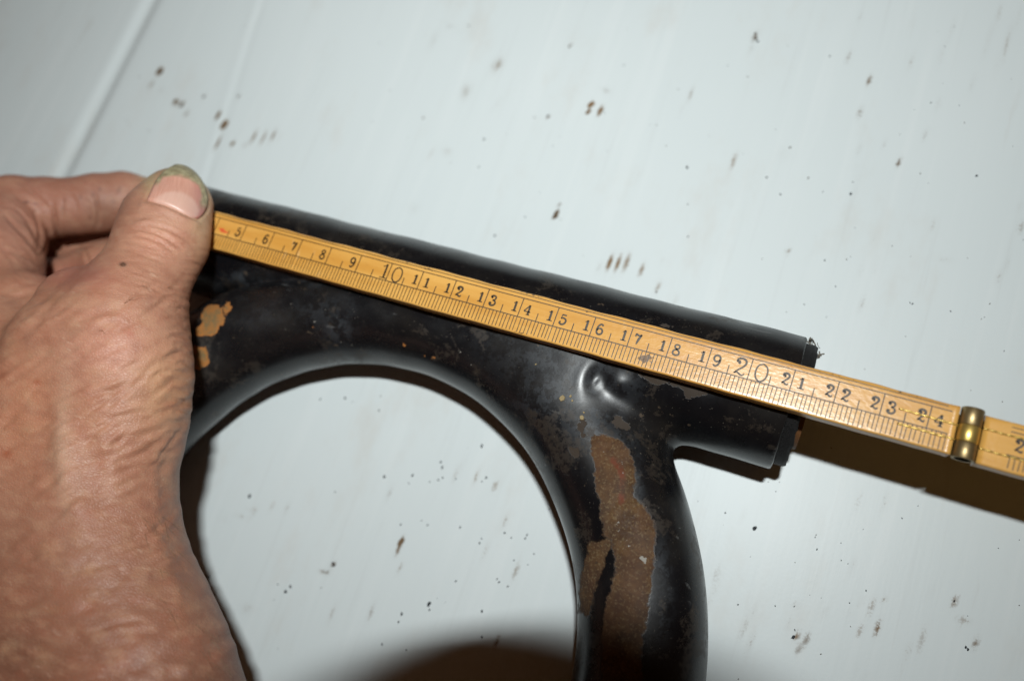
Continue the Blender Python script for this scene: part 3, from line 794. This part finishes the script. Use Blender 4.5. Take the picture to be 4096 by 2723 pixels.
def graduations(x0, x1, first, last, yl, parent, name_l, name_n, numbers):
    V, F = [], []
    ln = lambda a, b, wd, z: ribbon(np.array([a, b], float), [wd, wd], z, V, F)
    for seg in np.arange(x0, x1 - .01, 1.0):      # long lines, a bit unsteady
        e = min(seg + 1.0, x1)
        ln((seg, yl), (e, yl), .024, ZI); ln((seg, yl - .525), (e, yl - .525), .026, ZI)
    ln((x0, yl + .105), (x1 - .1, yl + .095), .020, ZI)
    for mm in range(int(first * 10), int(last * 10) + 1):
        x = mm / 10
        if x < x0 + .02 or x > x1 + .05: continue
        j = rng.normal(0, .004)
        if mm % 10 == 0:
            ln((x + j, yl + .012), (x + j - .012, yl - .525), .026, ZI + .001)
            ln((x + j - .012, yl - .525), (x + j - .018, YB + .05), .020, ZI + .0005)
        else:
            if mm % 5 == 0: ln((x + j, yl - .305), (x + j, yl - .525), .026, ZI + .001)
            ln((x + j, yl - .525), (x + j - .008 + rng.normal(0, .004), YB + .03 + abs(rng.normal(0, .006 if mm < 125 else .03))), .022, ZI + .0005)
    o = obj(name_l, V, F, M_ink, parent=parent, smooth=False)
    o['kind'] = 'stuff'
    V, F = [], []
    for n_ in numbers:
        s_ = str(n_)
        if n_ in (10, 20, 30, 40):
            digit(s_[0], n_ - (.13 if s_[0] == '1' else .23), yl - .27, .42, V, F, wid=1.0, thin=.62)
            digit(s_[1], n_ + .27, yl - .28, .44, V, F, wid=.98, thin=.62)
        elif len(s_) == 1:
            digit(s_, n_ - .19, yl - .27, .275, V, F)
        else:
            digit(s_[0], n_ - .165, yl - .27, .275, V, F, wid=.95)
            digit(s_[1], n_ + .195, yl - .28, .275, V, F, wid=1.0)
    return obj(name_n, V, F, M_ink, parent=parent, smooth=False)
graduations(1.3, 24.42, 1.5, 24.5, 0.0, L1, 'graduation_lines', 'numerals', range(2, 25))
graduations(25.62, 49.2, 25.5, 49, -.10, L2, 'graduation_lines', 'numerals', range(26, 49))
# brass plates let into the wood, showing as two bright wires, and the barrel of the hinge
hinge = obj('hinge', *lathe_x([(0, .001), (0, .235), (.02, .255), (1.14, .255), (1.16, .235), (1.16, .001)], 0, 0, 40), M_brassd, parent=rule, world=False)
def barrel(name, y0, y1, r, mat, par):
    seg = 44
    prof = [(y0, r * .75), (y0, r - .006), (y0 + .008, r), (y1 - .008, r), (y1, r - .006), (y1, r * .75)]
    V, F = [], []
    for y, rr in prof:
        for k in range(seg):
            g = 2 * math.pi * k / seg
            V.append((24.83 + rr * math.cos(g), y, -.07 + rr * math.sin(g) * 1.0))
    for i in range(len(prof) - 1):
        for k in range(seg):
            F.append((i * seg + k, (i + 1) * seg + k, (i + 1) * seg + (k + 1) % seg, i * seg + (k + 1) % seg))
    F.append(tuple(range(seg))[::-1]); F.append(tuple((len(prof) - 1) * seg + k for k in range(seg)))
    return obj(name, V, F, mat, parent=par)
bpy.data.objects.remove(hinge)
hinge = barrel('hinge', -.215, .185, .236, M_brassd, rule)
hinge['label'] = 'cylindrical brass hinge between the two rule legs'
barrel('knuckle', -.60, -.225, .240, M_brass, hinge)
barrel('knuckle', -.985, -.61, .236, M_brassd, hinge)
V, F = boxes_mesh([(24.80, 24.86, -.95, .15, -RT, -.3), (24.45, 25.2, -.90, .06, -.36, -.32)])
obj('hinge_leaf', V, F, M_brassd, parent=hinge, smooth=False)
for (xa, ya, xb, yb_) in ((23.34, -.255, 24.58, -.275), (23.38, -.60, 24.58, -.61), (25.08, -.195, 33.0, -.21), (25.08, -.655, 33.0, -.70)):
    n_ = int((xb - xa) / .05)
    t_ = np.linspace(0, 1, n_)
    pts = np.stack([xa + (xb - xa) * t_, ya + (yb_ - ya) * t_ + .004 * np.sin(t_ * 90), np.full(n_, .008)], 1)
    V, F = tube_mesh(pts, .023 + .005 * np.sin(np.arange(n_) * 1.9), 8)
    obj('brass_strip', V, F, M_brass, parent=rule)

# ------------------------------------------------------------------ hand
def cp(u, v, z, r):              # control sphere from its place in the photo, its height and its radius in photo pixels
    p = at(u, v, z)
    return p, r * float((p - CAM) @ FWD) / FPX
SIDE = np.array([.93, -.12, .35]); SIDE /= np.linalg.norm(SIDE)
TH = [cp(711, 742, .62, 92), cp(702, 806, .85, 148), cp(665, 885, 1.05, 179), cp(645, 965, 1.25, 188), cp(605, 1055, 1.5, 182), cp(560, 1140, 1.7, 190), cp(520, 1260, 1.6, 222)]
RE = [cp(497, 1290, 2.1, 222), cp(507, 1420, 2.0, 226), cp(512, 1540, 1.9, 224), cp(492, 1700, 1.8, 226), cp(446, 1850, 1.7, 230), cp(416, 2020, 1.6, 258), cp(412, 2180, 1.6, 276), cp(440, 2330, 1.6, 296), cp(514, 2520, 1.6, 312), cp(584, 2700, 1.7, 322), cp(755, 3100, 2.0, 330)]
MI = [cp(330, 1240, 1.6, 175), cp(300, 1420, 1.8, 240), cp(250, 1640, 1.6, 270), cp(200, 1880, 1.4, 290), cp(170, 2140, 1.3, 310), cp(220, 2420, 1.3, 320), cp(340, 2720, 1.4, 330), cp(520, 3150, 1.8, 340)]
LE = [cp(60, 1260, .9, 160), cp(20, 1450, 1.1, 240), cp(-60, 1700, .8, 280), cp(-60, 2000, .4, 280)]
FL2 = [cp(-220, 1250, .1, 200), cp(-330, 1600, .2, 260), cp(-330, 1850, -.2, 250)]
IX = [cp(-60, 1200, .7, 190), cp(-25, 1060, .3, 175), cp(15, 940, -.3, 152), cp(62, 835, -.8, 128), cp(190, 830, -1.1, 116), cp(300, 825, -1.4, 108), cp(392, 812, -1.7, 112), cp(500, 800, -2.1, 108), cp(575, 800, -2.4, 90)]
MF = [cp(-120, 1180, -.6, 160), cp(60, 1140, -2.3, 110), cp(270, 1125, -2.8, 92), cp(350, 1080, -2.85, 84), cp(420, 1065, -2.8, 92), cp(560, 1010, -2.9, 80)]
def chain(P, ch, k=.25):
    d = None
    for (a, ra), (b, rb) in zip(ch[:-1], ch[1:]):
        e = cone(P, a, b, ra, rb)
        d = e if d is None else smin(d, e, k)
    return d
def two(P, ch, off, dr, k=.25):  # flattened chain: two thinner ones side by side
    d = None
    for s in (-1, 1):
        c2 = [(p + SIDE * s * off, r - dr) for p, r in ch]
        e = chain(P, c2, k)
        d = e if d is None else smin(d, e, .35)
    return d
def f_hand(P):
    d = two(P, TH, .26, .22)
    body = smin(chain(P, RE, .5), chain(P, MI, .5), 1.0)
    body = smin(body, chain(P, LE, .5), 1.1)
    body = smin(body, chain(P, FL2, .4), .9)
    # first web: skin stretched from thumb root to index root
    body = smin(body, chain(P, WEB, .4), .6)
    d = smin(d, body, .55)
    d = smin(d, chain(P, IX, .22), .40)
    d = smin(d, chain(P, MF, .2), .12)
    d = smin(d, chain(P, RF, .2), .1)
    return d
RF = [cp(-100, 1150, -2.5, 120), cp(100, 1030, -3.1, 72), cp(300, 975, -3.2, 74), cp(450, 940, -3.2, 66)]
WEB = [cp(-40, 1190, .6, 130), cp(110, 1205, .55, 95), cp(235, 1222, .7, 80), cp(340, 1200, 1.1, 90)]
allc = TH + RE + MI + LE + FL2 + IX + MF
lo = np.min([p - r for p, r in allc], 0) - .3
hi = np.max([p + r for p, r in allc], 0) + .3
lo = np.maximum(lo, [-9, -19, -3.95])
HV, HQ, HN = nets(f_hand, lo, hi, 0.10, 3)
def refine(V, Q, N):             # split every quad in four and settle the new points on the surface
    E = np.sort(np.concatenate([Q[:, [0, 1]], Q[:, [1, 2]], Q[:, [2, 3]], Q[:, [3, 0]]]), 1)
    key = E[:, 0].astype(np.int64) * len(V) + E[:, 1]
    uq, first, inv = np.unique(key, return_index=True, return_inverse=True)
    Eu = E[first]; nv, nq = len(V), len(Q)
    em = (V[Eu[:, 0]] + V[Eu[:, 1]]) / 2; en = N[Eu[:, 0]] + N[Eu[:, 1]]
    fm = V[Q].mean(1); f_n = N[Q].sum(1)
    nw = np.concatenate([em, fm]); nn_ = np.concatenate([en, f_n]); nn_ /= np.linalg.norm(nn_, axis=1)[:, None] + 1e-9
    nw = nw - np.clip(f_hand(nw), -.05, .05)[:, None] * nn_
    e = nv + inv.reshape(4, nq); c = nv + len(Eu) + np.arange(nq)
    out = []
    for k in range(4):
        out.append(np.stack([Q[:, k], e[k], c, e[(k + 3) % 4]], 1))
    return np.concatenate([V, nw]), np.concatenate(out), np.concatenate([N, nn_])
HV, HQ, HN = refine(HV, HQ, HN)
hu, hv, hd = topx(HV)
vw = CAM - HV; vw /= np.linalg.norm(vw, axis=1)[:, None]
hf = np.clip(((vw * HN).sum(1) + .15) * 3, 0, 1)
disp = np.zeros(len(HV))
def crease(pts, depth, wd, o=(0, 0), s=1.0, taper=True):
    global disp
    pts = np.array(cr(pts, o[0], o[1], s))
    a, b = pts.min(0) - 4 * wd, pts.max(0) + 4 * wd
    m_ = np.where((hu > a[0]) & (hu < b[0]) & (hv > a[1]) & (hv < b[1]))[0]
    if not len(m_): return
    d, t = sdline(hu[m_], hv[m_], pts)
    k = np.sin(math.pi * np.clip(t * .92 + .04, 0, 1)) ** .6 if taper else 1
    disp[m_] -= 1.1 * depth * k * np.exp(-(d / wd) ** 2) * hf[m_]
    disp[m_] += depth * .35 * k * (np.exp(-((d - 1.7 * wd) / wd) ** 2)) * hf[m_]
O1 = (0, 600); K1 = 2.1445
# thumb joint creases, nail fold
for p, dep in [([(1100, 690), (1200, 680), (1330, 705), (1450, 770), (1560, 850)], .045), ([(1180, 655), (1300, 640), (1420, 665), (1560, 740), (1660, 830)], .03),
               ([(1130, 730), (1280, 740), (1400, 800), (1500, 880)], .03), ([(1100, 600), (1250, 590), (1400, 610), (1560, 680)], .02), ([(1060, 780), (1200, 800), (1350, 850)], .018),
               ([(1200, 560), (1400, 560), (1600, 650)], .014), ([(1000, 830), (1150, 860), (1300, 900)], .014), ([(1500, 900), (1600, 960), (1700, 1000)], .012)]:
    crease(p, dep, 9, O1, K1)
for p, dep in [([(1250, 440), (1330, 452), (1420, 478), (1520, 525), (1610, 575), (1700, 600)], .05), ([(1250, 440), (1280, 380), (1320, 300)], .02), ([(1700, 600), (1770, 520), (1790, 430)], .03)]:
    crease(p, dep, 8, O1, K1)
disp += .035 * np.exp(-((sdline(hu, hv, cr([(1180, 640), (1260, 610), (1300, 620)], 0, 600, K1))[0]) / 14) ** 2) * hf
disp += .05 * np.exp(-((sdline(hu, hv, cr([(1230, 480), (1400, 510), (1550, 570), (1680, 640)], 0, 600, K1))[0]) / 18) ** 2) * hf
# index finger creases (second crop: origin 0,650 scale 3.136)
O2 = (0, 650); K2 = 3.136
for p, dep, wd in [([(660, 540), (680, 660), (705, 800), (730, 1000)], .09, 9), ([(250, 240), (400, 370), (540, 500), (640, 620)], .05, 9), ([(790, 280), (880, 380), (950, 500), (960, 620)], .03, 8), ([(1120, 300), (1200, 430), (1240, 600), (1235, 740), (1200, 850)], .05, 9),
                   ([(230, 600), (320, 700), (400, 820), (470, 1000), (510, 1150)], .05, 9), ([(430, 620), (480, 760), (500, 900), (520, 1080)], .05, 8), ([(600, 860), (610, 960), (570, 1080), (530, 1160)], .06, 8),
                   ([(60, 660), (180, 780), (300, 900), (420, 1040), (500, 1180)], .05, 10), ([(0, 1100), (180, 1130), (400, 1200), (560, 1320), (720, 1430)], .03, 10), ([(780, 430), (800, 560), (780, 680)], .02, 7),
                   ([(1050, 1080), (1090, 1180), (1110, 1260)], .05, 8), ([(0, 540), (150, 560), (280, 640)], .02, 7)]:
    crease(p, dep, wd, O2, K2)
# soft folds along the ball of the thumb (third crop: origin 0,1100 scale 1.7425)
O3 = (0, 1100); K3 = 1.7425
for y in (185, 262, 330, 398, 455, 510, 575, 640, 700, 760, 830, 905, 975, 1050, 1130):
    L_ = rng.uniform(90, 210)
    crease([(1335, y - 4), (1330 - L_ * .4, y - 30), (1330 - L_ * .75, y - 35), (1330 - L_, y - 20)], rng.uniform(.022, .042), 8, O3, K3)
for y in np.arange(800, 1560, 62):
    x0_ = rng.uniform(430, 760); L_ = rng.uniform(160, 330)
    crease([(x0_, y + 90), (x0_ + L_ * .5, y + 20), (x0_ + L_, y - 20)], rng.uniform(.012, .028), 13, O3, K3)
for p, dep, wd in [([(1300, 980), (1240, 1120), (1160, 1260), (1130, 1400), (1130, 1560), (1150, 1700)], .03, 20), ([(1300, 1040), (1230, 1120), (1150, 1220), (1080, 1320)], .025, 9), ([(900, 780), (840, 840), (760, 900)], .03, 14)]:
    crease(p, dep, wd, O3, K3)
for k in range(26):              # wrist wrinkles
    y = 1450 + k * 52 + rng.uniform(-14, 14); x0_ = rng.uniform(150, 520); L_ = rng.uniform(150, 340)
    crease([(x0_, y * 1.0 + 40), (x0_ + L_ * .5, y), (x0_ + L_, y + rng.uniform(-30, -5))], rng.uniform(.012, .026), rng.uniform(9, 16))
for k in range(420):             # loose skin: many short crossing wrinkles
    y = rng.uniform(1180, 2760); x = rng.uniform(-40, 900)
    sl = rng.normal(-.55, .22) if y < 2050 else rng.normal(-.15, .45) * (1 if x < 400 else 1) - (x > 500) * .5
    L_ = rng.uniform(50, 170)
    sg = rng.choice([1, 1, -.8])
    fw = 1 + max(0, (y - 1800) / 900) * 1.2
    crease([(x, y), (x + L_ * .5, y + L_ * .5 * sl + rng.normal(0, 6)), (x + L_, y + L_ * sl)], sg * rng.uniform(.008, .026), rng.uniform(9, 17) * fw)
for k in range(150):             # finer lines across thumb and index
    if k < 80: x, y = rng.uniform(470, 760), rng.uniform(880, 1180); sl = rng.normal(.25, .15); L_ = rng.uniform(60, 160)
    else: x, y = rng.uniform(0, 180), rng.uniform(740, 1100); sl = rng.normal(.9, .4); L_ = rng.uniform(30, 90)
    crease([(x, y), (x + L_ * .5, y + L_ * .5 * sl - 6), (x + L_, y + L_ * sl)], rng.uniform(.004, .012), rng.uniform(5, 8))
for p, a, wd in [([(245, 1560), (262, 1700), (268, 1860), (300, 2010), (360, 2180)], .16, 58), ([(400, 1700), (440, 1820), (470, 1980)], .06, 40), ([(560, 1980), (620, 2150), (700, 2350), (760, 2560)], .07, 40), ([(120, 1500), (130, 1800), (200, 2100)], .05, 60), ([(600, 1940), (650, 2010), (640, 2120)], .05, 30)]:
    d, t = sdline(hu, hv, p); disp += a * np.sin(math.pi * np.clip(t, .02, .98)) ** .7 * np.exp(-(d / wd) ** 2) * hf
HV = HV + HN * disp[:, None]
# recompute normals from the displaced mesh
fn = np.cross(HV[HQ[:, 2]] - HV[HQ[:, 0]], HV[HQ[:, 3]] - HV[HQ[:, 1]])
HN2 = np.zeros_like(HV)
for c in range(4): np.add.at(HN2, HQ[:, c], fn)
HN2 /= np.linalg.norm(HN2, axis=1)[:, None] + 1e-12
# pigment, with the lower arm's shade painted in
base = np.array([.435, .208, .130])
pig_shade = np.repeat(.93 * base[None], len(HV), 0)
def blob(x, y, sx_, sy_, col, a, o=(0, 0), s=1.0):
    q = cr([(x, y)], o[0], o[1], s)[0]
    g = np.clip(a * np.exp(-((hu - q[0]) / (sx_ / s)) ** 2 - ((hv - q[1]) / (sy_ / s)) ** 2), 0, 1)[:, None]
    pig_shade[:] = pig_shade * (1 - g) + np.array(col) * g
low_shade = np.clip((hv - 1750) / 900, 0, 1)[:, None] * .8
pig_shade[:] = pig_shade * (1 - low_shade) + np.array([.165, .070, .042]) * low_shade  # painted shade: skin colour darkens down the wrist and forearm
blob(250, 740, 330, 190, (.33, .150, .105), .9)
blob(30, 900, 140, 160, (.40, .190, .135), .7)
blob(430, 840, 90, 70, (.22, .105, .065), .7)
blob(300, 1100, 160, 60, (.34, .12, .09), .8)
blob(700, 800, 190, 210, (.54, .30, .21), .5)
blob(640, 960, 120, 60, (.56, .26, .17), .6)
blob(800, 880, 40, 150, (.56, .38, .22), .7)
blob(812, 760, 36, 90, (.34, .29, .13), .85)
blob(600, 720, 36, 60, (.40, .34, .18), .7)
blob(705, 668, 110, 26, (.28, .24, .10), .9)
blob(100, 1650, 160, 260, (.48, .19, .10), .6)
blob(430, 1400, 200, 160, (.56, .27, .19), .6)
blob(660, 1560, 110, 160, (.58, .34, .18), .6)
blob(690, 1820, 60, 160, (.36, .22, .15), .5)
blob(265, 1800, 34, 260, (.58, .37, .26), .6)
for x, y, a, b, c in [(265, 745, 26, 24, (.30, .07, .03)), (45, 1240, 50, 40, (.34, .09, .04)), (10, 700, 30, 34, (.30, .10, .05)), (905, 405, 40, 30, (.42, .14, .08))]:
    blob(x, y, a, b, c, .75, O3, K3)
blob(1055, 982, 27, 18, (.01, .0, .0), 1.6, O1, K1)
blob(330, 500, 34, 11, (.03, .015, .015), 1.1, O2, K2); blob(440, 520, 34, 8, (.04, .02, .02), .9, O2, K2); blob(440, 602, 12, 8, (.05, .02, .015), .9, O2, K2)
for x, y in [(810, 480), (790, 570), (800, 630), (1250, 340), (1165, 400), (1215, 500), (1130, 690), (1010, 440), (1480, 360), (1420, 480), (1510, 330)]:
    blob(x, y, 18, 30, (.10, .05, .04), .6, O2, K2)
for _ in range(240):
    blob(rng.uniform(0, 900), rng.uniform(1150, 2700), rng.uniform(12, 46), rng.uniform(12, 34), [(.46, .27, .17), (.34, .12, .07), (.40, .22, .12), (.24, .11, .075)][rng.integers(4)], rng.uniform(.12, .4))
person = thing('person', 'bare left hand and forearm gripping the rule and tube end, thumbnail dirty', 'person', (-4, -8, BZ))
obj('hand', HV, HQ, M_skin, parent=person, normals=HN2, attrs={'pig_shade': pig_shade})
# thumbnail
def march(u, v, f, t0=14.0):
    d = ray(u, v); dn = d / np.linalg.norm(d); t = np.full(1, t0)
    p = CAM + dn * t0
    best = (9e9, p)
    for _ in range(80):
        e = float(f(p[None])[0])
        if abs(e) < best[0]: best = (abs(e), p)
        if abs(e) < 1e-4 or (p - CAM) @ FWD > 30: break
        p = p + dn * e * .85
    e, p = best
    if e > 1e-3:                 # the ray only grazes the surface: drop onto it
        for _ in range(4):
            g = np.array([f((p + .01 * np.eye(3)[k])[None])[0] - f((p - .01 * np.eye(3)[k])[None])[0] for k in range(3)]) / .02
            p = p - g * f(p[None])[0] / (g @ g)
    return p
Lb = [(1262, 436), (1285, 385), (1312, 325), (1345, 268), (1385, 220), (1430, 180), (1478, 158)]
Rb = [(1694, 594), (1745, 540), (1775, 460), (1768, 370), (1735, 290), (1685, 215), (1625, 168)]
Bb = [(1262, 436), (1340, 450), (1420, 474), (1500, 506), (1570, 545), (1635, 578), (1694, 594)]
Tb = [(1478, 158), (1503, 148), (1528, 142), (1553, 141), (1578, 146), (1603, 155), (1625, 168)]
Lb, Rb, Bb, Tb = (catmull(q, 4) for q in (Lb, Rb, Bb, Tb))
n = len(Lb)
G = np.zeros((n, n, 3)); UV = np.zeros((n, n, 2))
for j in range(n):
    v_ = j / (n - 1)
    for i in range(n):
        u_ = i / (n - 1)
        P2 = (1 - u_) * Lb[j] + u_ * Rb[j] + (1 - v_) * Bb[i] + v_ * Tb[i] - ((1 - u_) * (1 - v_) * Lb[0] + u_ * (1 - v_) * Rb[0] + (1 - u_) * v_ * Lb[-1] + u_ * v_ * Rb[-1])
        p = march(P2[0] / K1, 600 + P2[1] / K1, f_hand)
        G[j, i] = p; UV[j, i] = (u_, v_)
e = .02
Gf = G.reshape(-1, 3)
Nn = np.stack([f_hand(Gf + e * np.eye(3)[k]) - f_hand(Gf - e * np.eye(3)[k]) for k in range(3)], 1); Nn /= np.linalg.norm(Nn, axis=1)[:, None]
uu, vv = UV.reshape(-1, 2).T
lift = .028 + .045 * np.sin(math.pi * np.clip(uu, 0, 1)) ** .6 * (0.25 + .75 * np.clip(vv * 4, 0, 1)) + .03 * vv
lift = np.where(vv < .03, -.01, lift)
topv = Gf + Nn * lift[:, None]; botv = Gf - Nn * .05
F = []
for j in range(n - 1):
    for i in range(n - 1):
        a = j * n + i
        F.append((a, a + 1, a + n + 1, a + n)); F.append((a + n * n, a + n + n * n, a + n + 1 + n * n, a + 1 + n * n))
bd = [i for i in range(n)] + [j * n + n - 1 for j in range(1, n)] + [(n - 1) * n + i for i in range(n - 2, -1, -1)] + [j * n for j in range(n - 2, 0, -1)]
for a, b in zip(bd, bd[1:] + bd[:1]): F.append((b, a, a + n * n, b + n * n))
obj('thumbnail', np.vstack([topv, botv]), F, M_nail, parent=person, uv=np.vstack([UV.reshape(-1, 2)] * 2))
# fine hairs on wrist and thumb root
Vh = []; Fh = []
hs = [(rng.uniform(640, 960), None) for _ in range(46)]
for k in range(56):
    if k < 50:
        v_ = rng.uniform(2050, 2700); u_ = np.interp(v_, [2050, 2170, 2292, 2405, 2518, 2622, 2723], [705, 712, 750, 800, 852, 900, 935]) - rng.uniform(2, 160)
        dr = np.array([.9, -.15, .25])
    else:
        u_, v_ = rng.uniform(350, 700), rng.uniform(1120, 1330); dr = np.array([.7, .5, .25])
    p = march(u_, v_, f_hand)
    if (p - CAM) @ FWD > 28: continue
    q = [p]; d = dr * rng.uniform(.08, .14) + rng.normal(0, .02, 3)
    for s_ in range(4):
        d = d + rng.normal(0, .012, 3) + np.array([0, -.012, -.012]); q.append(q[-1] + d)
    V, F = tube_mesh(catmull(q, 2), np.linspace(.0045, .0015, (len(q) - 1) * 2 + 1), 4)
    Fh += [tuple(i + len(Vh) for i in f) for f in F]; Vh += list(V)
o = obj('arm_hair', Vh, Fh, M_hair, parent=person); o['kind'] = 'stuff'

# ------------------------------------------------------------------ the lens that took the picture: its barrel stands under the flash and shades the bottom of the scene
V, F = [], []
seg = 56
prof = [(3.3, 0.25), (3.74, 0.25), (3.74, 9.5), (3.3, 9.5)]
for r, b in prof:
    for k in range(seg):
        g = 2 * math.pi * k / seg
        V.append(CAM + RIGHT * r * math.cos(g) + UP * r * math.sin(g) - FWD * b)
for i in range(4):
    j = (i + 1) % 4
    for k in range(seg):
        F.append((i * seg + k, j * seg + k, j * seg + (k + 1) % seg, i * seg + (k + 1) % seg))
lens = obj('lens_barrel', V, F, M_lens)
lens['label'] = 'black lens barrel of the camera, outside the picture, shading its lower edge'
lens['category'] = 'camera lens'
